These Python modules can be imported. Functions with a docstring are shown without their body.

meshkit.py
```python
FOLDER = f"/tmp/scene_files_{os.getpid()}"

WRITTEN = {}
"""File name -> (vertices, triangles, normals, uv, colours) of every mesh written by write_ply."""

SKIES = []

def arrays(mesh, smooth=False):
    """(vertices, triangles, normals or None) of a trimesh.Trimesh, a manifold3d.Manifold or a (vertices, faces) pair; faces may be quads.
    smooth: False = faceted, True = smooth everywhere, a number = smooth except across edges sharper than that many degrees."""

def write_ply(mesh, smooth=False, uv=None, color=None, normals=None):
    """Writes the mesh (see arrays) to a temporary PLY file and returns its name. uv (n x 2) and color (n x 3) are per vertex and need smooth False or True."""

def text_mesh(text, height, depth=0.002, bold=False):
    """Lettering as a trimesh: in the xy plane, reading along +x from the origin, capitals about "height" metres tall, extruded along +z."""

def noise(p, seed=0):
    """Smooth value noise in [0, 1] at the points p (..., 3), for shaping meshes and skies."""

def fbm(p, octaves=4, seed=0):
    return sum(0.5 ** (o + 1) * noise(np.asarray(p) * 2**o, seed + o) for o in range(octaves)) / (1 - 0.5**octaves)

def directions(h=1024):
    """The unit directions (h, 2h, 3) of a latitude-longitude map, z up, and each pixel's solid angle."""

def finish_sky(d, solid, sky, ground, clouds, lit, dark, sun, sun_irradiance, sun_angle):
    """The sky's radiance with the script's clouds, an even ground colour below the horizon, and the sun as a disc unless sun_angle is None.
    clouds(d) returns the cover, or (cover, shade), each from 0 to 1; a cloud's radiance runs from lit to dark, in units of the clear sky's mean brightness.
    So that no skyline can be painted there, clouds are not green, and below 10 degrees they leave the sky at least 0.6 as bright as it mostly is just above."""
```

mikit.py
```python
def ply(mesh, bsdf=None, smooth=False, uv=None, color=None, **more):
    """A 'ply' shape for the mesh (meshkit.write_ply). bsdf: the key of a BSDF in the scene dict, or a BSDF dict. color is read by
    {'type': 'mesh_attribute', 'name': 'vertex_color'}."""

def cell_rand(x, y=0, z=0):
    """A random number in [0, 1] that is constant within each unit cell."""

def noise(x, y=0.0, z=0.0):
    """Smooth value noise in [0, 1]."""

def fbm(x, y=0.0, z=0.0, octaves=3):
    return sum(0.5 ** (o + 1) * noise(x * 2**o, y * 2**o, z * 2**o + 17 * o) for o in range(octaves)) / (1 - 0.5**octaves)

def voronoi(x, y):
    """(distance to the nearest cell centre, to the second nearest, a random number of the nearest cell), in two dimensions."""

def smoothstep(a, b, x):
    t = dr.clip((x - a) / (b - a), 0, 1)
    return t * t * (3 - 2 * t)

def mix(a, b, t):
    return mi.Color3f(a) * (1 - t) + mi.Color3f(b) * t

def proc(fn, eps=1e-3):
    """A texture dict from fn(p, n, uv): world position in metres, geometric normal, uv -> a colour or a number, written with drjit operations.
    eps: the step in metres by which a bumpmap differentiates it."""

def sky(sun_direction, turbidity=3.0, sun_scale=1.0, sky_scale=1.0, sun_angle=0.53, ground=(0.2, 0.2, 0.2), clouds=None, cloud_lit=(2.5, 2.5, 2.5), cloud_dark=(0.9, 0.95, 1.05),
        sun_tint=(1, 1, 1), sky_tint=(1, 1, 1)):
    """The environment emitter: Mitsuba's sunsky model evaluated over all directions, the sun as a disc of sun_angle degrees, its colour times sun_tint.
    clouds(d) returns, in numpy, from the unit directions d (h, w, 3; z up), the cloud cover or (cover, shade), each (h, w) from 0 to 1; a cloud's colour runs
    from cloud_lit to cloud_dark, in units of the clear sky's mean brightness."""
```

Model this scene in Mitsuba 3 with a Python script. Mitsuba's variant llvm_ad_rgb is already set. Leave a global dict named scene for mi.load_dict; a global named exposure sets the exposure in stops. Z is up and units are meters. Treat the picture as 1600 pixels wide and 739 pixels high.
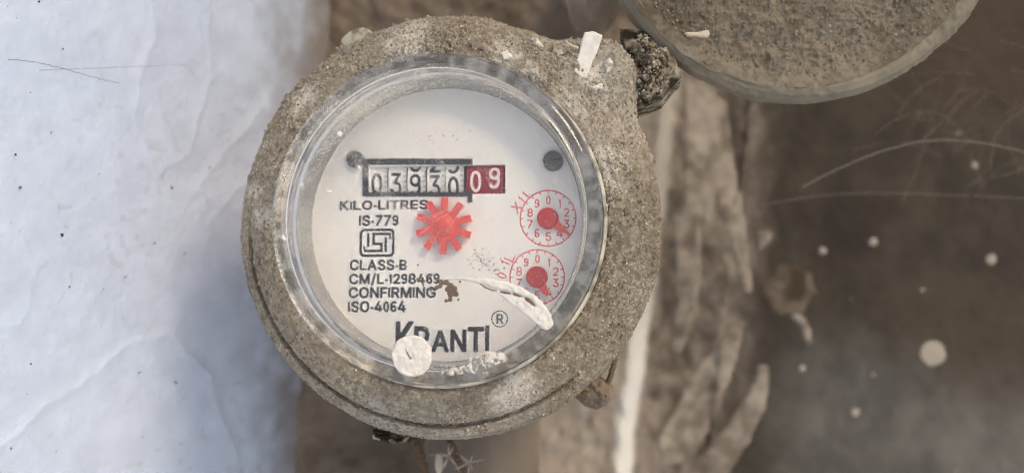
import math
import numpy as np
import drjit as dr
import trimesh
import mitsuba as mi
import mikit, meshkit
from mikit import proc, noise, fbm, voronoi, smoothstep, mix
from shapely.geometry import Polygon, LineString, Point, box as sbox
from shapely import affinity
from shapely.ops import unary_union

T = mi.ScalarTransform4f
rng = np.random.default_rng(7)
scene, labels = {}, {}

# ---------------------------------------------------------------- camera, sky, exposure
EYE = 0.35                       # camera height above the floor, looking straight down
TANX = 0.5125                    # tangent of half the horizontal angle
scene['camera'] = {'type': 'thinlens', 'fov': 2 * math.degrees(math.atan(TANX)), 'fov_axis': 'x',
                   'aperture_radius': 0.0023, 'focus_distance': EYE - 0.116, 'near_clip': 0.01, 'far_clip': 200.0,
                   'to_world': T().look_at(origin=[0, 0, EYE], target=[0, 0, 0], up=[0, 1, 0])}
scene['sky'] = mikit.sky([0.50, 0.62, 0.55], turbidity=3, sun_scale=0.34, sun_angle=20, clouds=lambda d: 1.0)
exposure = 2.05

# ---------------------------------------------------------------- frames
ZT = 0.110                       # height of the ring's top
tilt_left, tilt_up = math.radians(6.0), math.radians(5.0)
NZ = np.array([-math.sin(tilt_left), math.sin(tilt_up), 0.0]); NZ[2] = math.sqrt(1 - NZ @ NZ)
NX = np.array([1.0, 0, 0]) - NZ * NZ[0]; NX /= np.linalg.norm(NX)
NY = np.cross(NZ, NX)
RM = np.stack([NX, NY, NZ], 1)   # local -> world


def ray(px, py):
    return np.array([(px - 800) / 800 * TANX, -(py - 369.5) / 800 * TANX, -1.0])


def at(px, py, z):               # the point at height z that stands at a spot of the plan
    d = ray(px, py); t = EYE - z
    return np.array([d[0] * t, d[1] * t, z])


RZ = -0.008
C0 = at(698, 351, ZT + RZ) - RM @ np.array([0, 0, RZ])


def loc(px, py, zl):             # a spot of the meter's own plane at local height zl -> local x, y
    d = ray(px, py); o = np.array([0, 0, EYE])
    t = ((C0 + NZ * zl - o) @ NZ) / (d @ NZ)
    return (RM.T @ (o + d * t - C0))[:2]


def W(v):                        # local -> world
    return np.asarray(v, float) @ RM.T + C0


MM = loc(701, 351, 0)[0] - loc(700, 351, 0)[0]   # metres per pixel on the dial

# ---------------------------------------------------------------- helpers


def add(key, mesh, bsdf, smooth=False, color=None, **lab):
    k, n = key, 0
    while k in scene:
        n += 1; k = f'{key}_{n:03d}'
    scene[k] = mikit.ply(mesh, bsdf, smooth=smooth, color=color)
    if lab: labels[k] = lab
    return k


def addm(key, mesh, bsdf, smooth=False, color=None, **lab):    # mesh given in the meter's frame
    v, f = (mesh.vertices, mesh.faces) if hasattr(mesh, 'vertices') else mesh
    return add(key, trimesh.Trimesh(W(v), f, process=False), bsdf, smooth, color, **lab)


def grid_faces(n, m, wrap=False):
    a = np.arange(n * m).reshape(n, m)
    if wrap: a = np.concatenate([a, a[:1]], 0)
    q = np.stack([a[:-1, :-1], a[1:, :-1], a[1:, 1:], a[:-1, 1:]], -1).reshape(-1, 4)
    return np.vstack([q[:, [0, 1, 2]], q[:, [0, 2, 3]]])


def lathe(profile, n=160, close=False):
    p = np.asarray(profile, float)
    th = np.arange(n) * 2 * math.pi / n
    if close: p = np.vstack([p, p[:1]])
    v = np.stack([np.cos(th)[:, None] * p[:, 0], np.sin(th)[:, None] * p[:, 0], np.tile(p[:, 1], (n, 1))], -1)
    m = trimesh.Trimesh(v.reshape(-1, 3), grid_faces(n, len(p), True), process=False)
    m.merge_vertices(); m.update_faces(m.nondegenerate_faces()); m.remove_unreferenced_vertices()
    if m.is_watertight and m.volume < 0: m.invert()
    return m


def extrude(shape, z0, z1):
    out = []
    for g in getattr(shape, 'geoms', [shape]):
        if g.area < 1e-12: continue
        m = trimesh.creation.extrude_polygon(g, z1 - z0, engine='earcut'); m.apply_translation([0, 0, z0]); out.append(m)
    return trimesh.util.concatenate(out)


def tube(pts, r, n=6, taper=None):
    p = np.asarray(pts, float); k = len(p)
    t = np.gradient(p, axis=0); t /= np.linalg.norm(t, axis=1, keepdims=True) + 1e-12
    a = np.cross(t, [0.13, 0.31, 0.94]); a /= np.linalg.norm(a, axis=1, keepdims=True) + 1e-12
    b = np.cross(t, a)
    rr = np.full(k, r) if taper is None else r * np.asarray(taper)
    th = np.arange(n) * 2 * math.pi / n
    v = p[:, None] + rr[:, None, None] * (np.cos(th)[None, :, None] * a[:, None] + np.sin(th)[None, :, None] * b[:, None])
    q = np.arange(k * n).reshape(k, n); q = np.concatenate([q, q[:, :1]], 1)
    f = np.stack([q[:-1, :-1], q[:-1, 1:], q[1:, 1:], q[1:, :-1]], -1).reshape(-1, 4)
    return trimesh.Trimesh(v.reshape(-1, 3), np.vstack([f[:, [0, 1, 2]], f[:, [0, 2, 3]]]), process=False)


def curve(pts, n=24, wob=0.0, seed=0):
    p = np.asarray(pts, float)
    from scipy.interpolate import CubicSpline
    s = np.linspace(0, 1, len(p)); u = np.linspace(0, 1, n)
    c = CubicSpline(s, p)(u)
    if wob:
        g = np.random.default_rng(seed)
        c += g.normal(0, wob, c.shape)
    return c


def patch(shape, res, top, base=-2e-4, edge=2e-4, seed=0, frame=None):
    """A thin crust over a shapely outline: a height field that falls off at the outline. top(x, y, d) gives the height, d the distance to the outline."""
    import shapely
    x0, y0, x1, y1 = shape.bounds
    nx, ny = max(4, int((x1 - x0) / res) + 2), max(4, int((y1 - y0) / res) + 2)
    X, Y = np.meshgrid(np.linspace(x0, x1, nx), np.linspace(y0, y1, ny), indexing='ij')
    P = shapely.points(X.ravel(), Y.ravel())
    ins = shapely.contains(shape, P)
    d = shapely.distance(shape.boundary, P) * np.where(ins, 1, -1)
    d = d.reshape(X.shape)
    ed = np.clip(d / edge, 0, 1); ed = np.sqrt(1 - (1 - ed) ** 2)
    Z = base + (top(X, Y, d) - base) * ed
    v = np.stack([X, Y, Z], -1).reshape(-1, 3)
    f = grid_faces(nx, ny)
    keep = (d.ravel()[f] > -res * 0.9).any(1) & (d.ravel()[f] > -res * 1.2).all(1)
    m = trimesh.Trimesh(v, f[keep], process=False); m.remove_unreferenced_vertices()
    return m


def ragged(shape, amp, freq, seed=0, n=160):
    """The outline made uneven by noise."""
    ring = shape.exterior
    s = np.linspace(0, ring.length, n, endpoint=False)
    p = np.array([ring.interpolate(t).coords[0] for t in s]); c = p.mean(0)
    k = meshkit.fbm(np.c_[p * freq, np.full(n, seed * 3.7)], 3, seed) - 0.5
    d = p - c; d /= np.linalg.norm(d, axis=1, keepdims=True) + 1e-12
    g = Polygon(p + d * (k * 2 * amp)[:, None]).buffer(0)
    return max(getattr(g, 'geoms', [g]), key=lambda q: q.area)


def strip(pts, widths, n=40):
    c = curve(np.c_[pts, widths], n)
    return unary_union([Point(*q[:2]).buffer(abs(q[2]) + 1e-6, 8) if i == 0 else
                        unary_union([Point(*c[i - 1][:2]).buffer(abs(c[i - 1][2]) + 1e-6, 8), Point(*q[:2]).buffer(abs(q[2]) + 1e-6, 8)]).convex_hull for i, q in enumerate(c)])


ICO = trimesh.creation.icosahedron()


def grains(pos, size, seed=0, flat=0.8, nrm=None):
    g = np.random.default_rng(seed); n = len(pos)
    v = np.tile(ICO.vertices[None], (n, 1, 1)) * (1 + g.uniform(-0.35, 0.35, (n, 12, 1)))
    v *= np.stack([g.uniform(0.7, 1.3, n), g.uniform(0.7, 1.3, n), np.full(n, flat)], -1)[:, None]
    a = g.uniform(0, 2 * math.pi, n); ca, sa = np.cos(a)[:, None], np.sin(a)[:, None]
    v = np.stack([v[..., 0] * ca - v[..., 1] * sa, v[..., 0] * sa + v[..., 1] * ca, v[..., 2]], -1)
    v = v * np.asarray(size)[:, None, None] + np.asarray(pos)[:, None]
    f = ICO.faces[None] + (np.arange(n) * 12)[:, None, None]
    return trimesh.Trimesh(v.reshape(-1, 3), f.reshape(-1, 3), process=False)


def oval(cx, cy, rx, ry, a0, a1, n=28):
    t = np.radians(np.linspace(a0, a1, n)); return np.c_[cx + rx * np.cos(t), cy + ry * np.sin(t)]


NINE = [oval(0.28, 0.70, 0.215, 0.235, 0, 360), np.vstack([oval(0.28, 0.70, 0.215, 0.235, 40, -5, 6), oval(0.235, 0.36, 0.26, 0.305, 35, -90, 16), oval(0.235, 0.25, 0.185, 0.195, -90, -165, 10)])]
STROKES = {'9': NINE, '6': [np.c_[0.56 - a[:, 0], 1.0 - a[:, 1]] for a in NINE], '0': [oval(0.28, 0.5, 0.215, 0.44, 0, 360, 48)],
           '1': [np.array([(0.10, 0.72), (0.24, 0.86), (0.27, 1.0)]), np.array([(0.27, 1.0), (0.27, 0.0)])], 'I': [np.array([(0.06, 0.0), (0.06, 1.0)])], '-': [np.array([(0.0, 0.37), (0.30, 0.37)])]}


def letters(s, h, grow=0.0, gap=0.10):    # outlines of a line of lettering, capitals h tall; plain sans capitals with an even gap
    x, out = 0.0, []
    for ch in s:
        if ch in STROKES:
            g = unary_union([LineString(p).buffer(0.055 + grow, cap_style=2, join_style=2 if len(p) < 5 else 1) for p in STROKES[ch]])
        else:
            m = meshkit.text_mesh(ch, 1.0, 0.01, False)
            up = m.face_normals[:, 2] > 0.9
            g = unary_union([Polygon(t) for t in m.vertices[m.faces[up]][:, :, :2]]).buffer(0.012).buffer(-0.012 + grow, join_style=2, mitre_limit=2)
        e = g.bounds
        out.append(affinity.translate(g, x - e[0])); x += e[2] - e[0] + gap
    return affinity.scale(unary_union(out), h, h, origin=(0, 0))


def text(s, x0, x1, ytop, ybase, zl=0.0, grow=0.055, depth=8e-5):
    a, b = loc(x0, ybase, zl), loc(x1, ytop, zl)
    g = letters(s, b[1] - a[1], grow); e = g.bounds
    k = (b[0] - a[0]) / (e[2] - e[0])
    g = affinity.affine_transform(g, [k, 0, 0, 1, a[0] - e[0] * k, a[1]])
    return extrude(g, zl - 2e-5, zl - 2e-5 + depth)


def glyph(s, cx, cy, h, ang=0.0, zl=0.0, grow=0.008, depth=8e-5, sx=1.0):
    c = loc(cx, cy, zl); g = letters(s, h * MM, grow); e = g.bounds
    g = affinity.translate(g, -(e[0] + e[2]) / 2, -(e[1] + e[3]) / 2)
    g = affinity.translate(affinity.rotate(affinity.scale(g, sx, 1, origin=(0, 0)), ang, origin=(0, 0)), *c)
    return extrude(g, zl - 2e-5, zl - 2e-5 + depth)


# ---------------------------------------------------------------- materials
def pbr(name, color, rough=0.8, spec=0.25, **k):
    c = {'type': 'rgb', 'value': list(color)} if not isinstance(color, dict) else color
    scene[name] = {'type': 'twosided', 'bsdf': {'type': 'principled', 'base_color': c, 'roughness': rough, 'specular': spec, **k}}
    return name


VC = {'type': 'mesh_attribute', 'name': 'vertex_color'}
VCOL = pbr('vertex_soil', VC, 0.95, 0.1)


def wall_col(p, n, uv):
    big = fbm(p.y * 14 + 3, p.z * 14, 1.0, 3)
    fine = fbm(p.y * 160, p.z * 160, 4.0, 4)
    speck = smoothstep(0.80, 0.88, noise(p.y * 420 + 9, p.z * 420, 2.0)) * smoothstep(0.45, 0.7, fbm(p.y * 30, p.z * 30, 5, 2))
    c = mix((0.55, 0.66, 0.86), (0.65, 0.73, 0.90), big)
    c = mix(c, (0.66, 0.66, 0.83), smoothstep(0.4, 0.75, fbm(p.y * 9 - 4, p.z * 9 + 7, 0.3, 3)) * 0.6)
    crack = smoothstep(0.012, 0.004, dr.abs(fbm(p.y * 38 + 2, p.z * 38, 7.0, 4) - 0.5)) * smoothstep(0.5, 0.62, fbm(p.y * 20, p.z * 20 + 3, 1.0, 2))
    c = c * (0.88 + 0.20 * fine) * (1 - 0.07 * crack)
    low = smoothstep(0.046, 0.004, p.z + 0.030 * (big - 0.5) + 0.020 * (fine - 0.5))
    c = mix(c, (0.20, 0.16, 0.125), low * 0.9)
    return mix(c, (0.42, 0.41, 0.42), speck * 0.3)


def floor_col(p, n, uv):
    a = fbm(p.x * 25, p.y * 18 + 5, 0.5, 4); b = fbm(p.x * 130 + 7, p.y * 110, 2.0, 4)
    mud = mix((0.115, 0.085, 0.062), (0.24, 0.19, 0.15), smoothstep(0.25, 0.75, 0.6 * a + 0.4 * b))
    strip_c = mix((0.30, 0.245, 0.20), (0.42, 0.36, 0.30), smoothstep(0.3, 0.7, 0.5 * a + 0.5 * b))
    edge = 0.0475 + p.y * 0.12 + 0.003 * (b - 0.5)             # the cement band's whitewashed edge
    dx = p.x - edge
    c = mix(mud, strip_c, smoothstep(-0.040, -0.032, dx + 0.006 * (a - 0.5)) * smoothstep(0.09, 0.03, p.y + 0.02 * (a - 0.5)))
    right = smoothstep(0.0, 0.004, dx)
    mott = mix((0.105, 0.083, 0.065), (0.245, 0.202, 0.168), smoothstep(0.3, 0.7, 0.5 * fbm(p.x * 70, p.y * 42, 3, 4) + 0.5 * fbm(p.x * 260, p.y * 200, 3, 3)))
    slab = mix((0.033, 0.026, 0.018), (0.060, 0.046, 0.033), smoothstep(0.25, 0.75, 0.55 * a + 0.45 * b))
    pale = mix((0.074, 0.068, 0.061), (0.140, 0.131, 0.120), smoothstep(0.25, 0.75, 0.5 * a + 0.5 * b))   # grey sky sheen on the smooth slab, put into the colour
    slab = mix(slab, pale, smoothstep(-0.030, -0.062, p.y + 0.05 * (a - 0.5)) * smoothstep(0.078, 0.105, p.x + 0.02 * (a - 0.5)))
    slab = mix(slab, (0.025, 0.017, 0.013), smoothstep(0.020, 0.006, dr.sqrt(dr.square(p.x - 0.116) + dr.square(p.y - 0.0035)) + 0.008 * (b - 0.5)) * 0.9)
    slab = mix(slab, (0.056, 0.036, 0.025), smoothstep(0.12, 0.17, p.x + 0.9 * (p.y - 0.03) + 0.03 * (a - 0.5)) * smoothstep(0.02, 0.06, p.y) * 0.6)
    r = mix(mott, slab, smoothstep(0.022, 0.042, dx + 0.03 * (a - 0.5) + 0.02 * (b - 0.5)))
    c = mix(c, r, right)
    white = smoothstep(0.0055, 0.002, dr.abs(dx - 0.0005 + 0.004 * (a - 0.5))) * smoothstep(0.085, 0.03, p.y) * (0.75 + 0.25 * smoothstep(0.02, -0.03, p.y))
    return mix(c, mix((0.42, 0.38, 0.33), (0.68, 0.66, 0.62), smoothstep(0.02, -0.06, p.y)), white)


POWDER = [(*at(a, b, 0.108)[:2], c * MM) for a, b, c in ((785, 88, 40), (835, 115, 30), (384, 295, 26), (410, 335, 30), (470, 150, 34), (870, 190, 60), (930, 130, 50), (800, 605, 50), (940, 260, 60), (640, 60, 50))]


def ring_col(p, n, uv):
    a = fbm(p.x * 60 + 3, p.y * 60, p.z * 60, 4); b = fbm(p.x * 950, p.y * 950, p.z * 950, 4)
    c = mix((0.155, 0.130, 0.099), (0.335, 0.288, 0.226), smoothstep(0.25, 0.75, 0.30 * a + 0.70 * b))
    c = c * (1 - 0.55 * smoothstep(0.66, 0.80, noise(p.x * 1500 + 4, p.y * 1500, p.z * 1500)) * smoothstep(0.4, 0.65, fbm(p.x * 110, p.y * 110, 31, 3)))
    c = mix(c, (0.27, 0.255, 0.212), smoothstep(0.5, 0.7, fbm(p.x * 45 - 8, p.y * 45, 3, 3)) * 0.45)        # greenish grey bare cast metal
    powder = smoothstep(0.50, 0.70, 0.42 * fbm(p.x * 70, p.y * 70 + 40, 1, 3) + 0.58 * fbm(p.x * 1500, p.y * 1500, p.z * 1500, 3))
    spots = mi.Float(0.0)
    wx = p.x + 0.007 * (fbm(p.x * 260, p.y * 260, 4, 4) - 0.5); wy = p.y + 0.007 * (fbm(p.x * 260, p.y * 260, 24, 4) - 0.5)
    for sx, sy, sr in POWDER:
        spots = dr.maximum(spots, dr.exp(-(dr.square(wx - sx) + dr.square(wy - sy)) / (sr * sr)))
    tex = fbm(p.x * 1300, p.y * 1300, p.z * 1300 + 9, 3)
    powder = dr.maximum(powder * 0.45, smoothstep(0.50, 1.0, 0.60 * spots + 0.62 * tex) * smoothstep(0.02, 0.3, spots))
    return mix(c, (0.70, 0.66, 0.59), powder * 0.68)


def lidrim_col(p, n, uv):
    b = fbm(p.x * 300, p.y * 300, p.z * 300, 4)
    return mix(mix((0.165, 0.146, 0.112), (0.245, 0.219, 0.174), b), (0.27, 0.232, 0.180), smoothstep(0.45, 0.7, fbm(p.x * 80, p.y * 80, 2, 4)) * 0.7)


pbr('wall_paint', proc(wall_col), 0.85, 0.2)
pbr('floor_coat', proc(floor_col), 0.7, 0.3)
pbr('crusted_metal', proc(ring_col), 0.92, 0.15)
pbr('lid_metal', proc(lidrim_col), 0.8, 0.25)
pbr('whitewash', proc(lambda p, n, uv: mix((0.62, 0.59, 0.54), (0.86, 0.84, 0.80), fbm(p.x * 900, p.y * 900, p.z * 900, 4))), 0.9, 0.1)
pbr('old_whitewash', proc(lambda p, n, uv: mix((0.17, 0.140, 0.115), (0.36, 0.312, 0.265), smoothstep(0.25, 0.75, 0.5 * fbm(p.x * 90, p.y * 90, 1, 3) + 0.5 * fbm(p.x * 320, p.y * 320, 1, 3)))), 0.9, 0.1)
pbr('dial_enamel', proc(lambda p, n, uv: mix((0.79, 0.77, 0.735), (0.85, 0.835, 0.81), fbm(p.x * 70, p.y * 70, 1, 3))), 0.55, 0.3)
pbr('black_ink', (0.032, 0.032, 0.042), 0.6)
pbr('black_plastic', (0.035, 0.036, 0.042), 0.5, 0.4)
pbr('red_ink', (0.60, 0.10, 0.12), 0.6)
pbr('red_plastic', (0.70, 0.10, 0.09), 0.3, 0.5)
pbr('dark_red_plastic', (0.46, 0.04, 0.045), 0.4, 0.4)
pbr('wheel_white', (0.86, 0.85, 0.82), 0.5, 0.3)
pbr('wheel_grey', (0.50, 0.49, 0.47), 0.6, 0.3)
pbr('wheel_red', (0.27, 0.03, 0.045), 0.5, 0.3)
pbr('pale_ink', (0.80, 0.70, 0.68), 0.6)
pbr('screw_steel', (0.10, 0.105, 0.11), 0.45, 0.5, metallic=0.4)
pbr('housing_grey', proc(lambda p, n, uv: mix((0.24, 0.235, 0.225), (0.38, 0.372, 0.355), fbm(p.x * 200, p.y * 200, p.z * 200, 3))), 0.5, 0.4)
pbr('dark_soil', proc(lambda p, n, uv: mix((0.034, 0.028, 0.020), (0.40, 0.345, 0.27), smoothstep(0.36, 0.72, fbm(p.x * 500, p.y * 500, p.z * 500, 4)))), 0.95, 0.1)
pbr('clod_soil', proc(lambda p, n, uv: mix((0.10, 0.075, 0.055), (0.27, 0.215, 0.165), fbm(p.x * 500, p.y * 500, p.z * 500, 4))), 0.95, 0.1)
pbr('lid_soil', proc(lambda p, n, uv: mix((0.100, 0.083, 0.061), (0.235, 0.200, 0.155), smoothstep(0.25, 0.75, 0.5 * fbm(p.x * 70, p.y * 70, 1, 3) + 0.5 * fbm(p.x * 800, p.y * 800, 2, 4)))), 0.95, 0.1)
pbr('pipe_rust', proc(lambda p, n, uv: mix((0.105, 0.085, 0.066), (0.24, 0.20, 0.165), fbm(p.x * 90, p.y * 50, p.z * 90, 4))), 0.8, 0.2)
pbr('thread', (0.42, 0.37, 0.31), 0.9, 0.1)
pbr('dark_thread', (0.12, 0.115, 0.115), 0.9, 0.1)
pbr('root_brown', (0.13, 0.09, 0.062), 0.9, 0.1)
pbr('root_pale', (0.50, 0.43, 0.36), 0.9, 0.1)
pbr('chalk', proc(lambda p, n, uv: mix((0.36, 0.33, 0.28), (0.74, 0.71, 0.66), smoothstep(0.3, 0.6, fbm(p.x * 900, p.y * 900, p.z * 900, 4)))), 0.9, 0.1)
scene['clear_cover'] = {'type': 'dielectric', 'int_ior': 1.49, 'ext_ior': 1.0}

# ---------------------------------------------------------------- setting: ground, floor, wall
WX, WK, WS = -0.0635, 0.44, 0.08  # the wall's foot, its batter and its turn in plan
gm = trimesh.creation.box((80, 80, 0.02)); gm.apply_translation([40 + WX - 0.05, 0, -0.02])
pbr('yard_soil', proc(lambda p, n, uv: mix((0.16, 0.13, 0.10), (0.25, 0.21, 0.17), fbm(p.x * 3, p.y * 3, 0, 4))), 0.95, 0.1)
add('ground', gm, 'yard_soil', kind='structure', label='bare brown yard soil around the meter')

xs = np.concatenate([[WX - 0.03], np.linspace(WX - 0.01, 0.24, 420), [0.5, 1.2]])
ys = np.concatenate([[-1.2, -0.4], np.linspace(-0.16, 0.16, 320), [0.4, 1.2]])
X, Y = np.meshgrid(xs, ys, indexing='ij')
P3 = np.stack([X, Y, 0 * X], -1)
edge = 0.0475 + Y * 0.12
dx = X - edge
n1 = meshkit.fbm(P3 * 40, 4, 1); n2 = meshkit.fbm(P3 * 250, 4, 2)
st = 1 / (1 + np.exp(dx / 0.0012))
Z = st * 0.010 + 0.0035 * np.exp(-(dx / 0.0035) ** 2) + (n1 - 0.5) * np.where(dx < 0.03, 0.010, 0.002) + (n2 - 0.5) * np.where(dx < 0.03, 0.003, 0.0008)
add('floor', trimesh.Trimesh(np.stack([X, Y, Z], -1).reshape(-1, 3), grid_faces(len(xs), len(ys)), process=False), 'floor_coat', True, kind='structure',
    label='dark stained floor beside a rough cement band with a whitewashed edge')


def floor_z(x, y):
    from scipy.interpolate import RegularGridInterpolator
    return RegularGridInterpolator((xs, ys), Z)(np.stack([x, y], -1))


# the wall: a plastered plane with layers of whitewash, some of them flaked off
wy = np.concatenate([[-1.6, -0.5], np.linspace(-0.115, 0.115, 620), [0.5, 1.6]])
wz = np.concatenate([[-0.02], np.linspace(0.0, 0.15, 440), [0.2, 0.25, 0.3, 0.6, 2.2]])
A, B = np.meshgrid(wy, wz, indexing='ij')
Q = np.stack([A, B, 0 * A], -1)


def wall_at(px, py):             # where a spot of the plan meets the wall: (y, z)
    t = (WX - WK * EYE) / (ray(px, py)[0] - WS * ray(px, py)[1] - WK); return ray(px, py)[1] * t, EYE - t


def wall_x(z, y):
    return WX + WS * y - WK * np.minimum(z, 0.3)


relief = (meshkit.fbm(Q * 13, 3, 5) - 0.5) * 0.0024 + (meshkit.fbm(Q * 160, 3, 6) - 0.5) * 0.0004 + (meshkit.fbm(Q * 800, 3, 7) - 0.5) * 0.00022


def wall_poly(pts):
    return Polygon([wall_at(*p) for p in pts])


def flake(shape, h, soft, seed):
    import shapely
    s = ragged(shape, 0.003, 120, seed, 220)
    pt = shapely.points(A.ravel(), B.ravel())
    d = (shapely.distance(s.boundary, pt) * np.where(shapely.contains(s, pt), 1, -1)).reshape(A.shape)
    return h * (0.5 + 0.5 * np.tanh(d / soft)), np.exp(-(d / 0.0018) ** 2) * h * 0.9


for k, (pts, h) in enumerate([
        ([(228, -60), (238, 60), (215, 130), (212, 200), (246, 285), (300, 240), (330, 120), (330, -60)], 0.0006),
        ([(-60, 760), (20, 680), (70, 630), (150, 585), (205, 530), (270, 520), (330, 590), (380, 760)], 0.0007),
        ([(300, 300), (330, 262), (380, 200), (420, 150), (430, 200), (390, 280), (340, 330)], 0.0006),
        ([(-40, 350), (20, 372), (60, 420), (30, 500), (-40, 520)], 0.0004),
        ([(120, 60), (150, 40), (170, 90), (150, 150), (128, 120)], 0.0003)]):
    a1, a2 = flake(wall_poly(pts), h, 0.0004, k + 3)
    relief = relief + 0.55 * a1 + 0.5 * a2
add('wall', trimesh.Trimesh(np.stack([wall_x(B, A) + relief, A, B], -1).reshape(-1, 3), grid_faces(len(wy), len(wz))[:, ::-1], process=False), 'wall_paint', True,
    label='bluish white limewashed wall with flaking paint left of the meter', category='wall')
wm = extrude(Polygon([(WX - 0.006, 0.0), (WX - 0.006 - WK * 0.3, 0.3), (WX - 0.006 - WK * 0.3, 2.19), (WX - 0.4, 2.19), (WX - 0.4, 0.0)]), -1.59, 1.59)
wm = trimesh.Trimesh(np.stack([wm.vertices[:, 0] - WS * wm.vertices[:, 2], -wm.vertices[:, 2], wm.vertices[:, 1]], -1), wm.faces, process=False)
add('wall__core', wm, 'wall_paint')
# grit and fly specks stuck on the wall
pos, sz = [], []
for k in range(120):
    y, z = rng.uniform(-0.075, 0.075), rng.uniform(0.04, 0.13)
    pos.append([wall_x(z, y) + 0.001 + float(relief[np.searchsorted(wy, y), np.searchsorted(wz, z)]), y, z]); sz.append(rng.uniform(0.00006, 0.00015) if k > 4 else rng.uniform(0.0002, 0.0004))
for px, py, r in ((97, 77, 5), (78, 207, 4), (29, 293, 6), (107, 448, 5), (160, 451, 4), (47, 568, 4), (326, 262, 6), (95, 367, 8), (268, 293, 7), (13, 700, 5), (430, 186, 5), (240, 380, 4), (60, 3, 4)):
    y, z = wall_at(px, py)
    pos.append([wall_x(z, y) + 0.0004 + float(relief[np.searchsorted(wy, y), np.searchsorted(wz, z)]), y, z]); sz.append(r * 0.00005)
sp = grains(np.array(pos), np.array(sz), 3)
add('wall__grit', sp, 'dark_soil', kind='stuff')

# old whitewash on the floor: brush streaks and drops
FZ = 0.002


def fpt(px, py):
    return at(px, py, FZ)[:2]


def fstrip(pts, w):
    k = at(801, 0, FZ)[0] - at(800, 0, FZ)[0]
    return strip([fpt(*p) for p in pts], [q * k for q in w])


def on_floor(shape, h, mat, key, res=0.0012, **lab):
    m = patch(shape, res, lambda x, y, d: h * (0.6 + 0.8 * meshkit.fbm(np.stack([x, y, 0 * x], -1) * 300, 3, 9)), base=-0.0012, edge=0.0015)
    m.vertices[:, 2] += floor_z(m.vertices[:, 0], m.vertices[:, 1])
    return add(key, m, mat, True, **lab)


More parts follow.
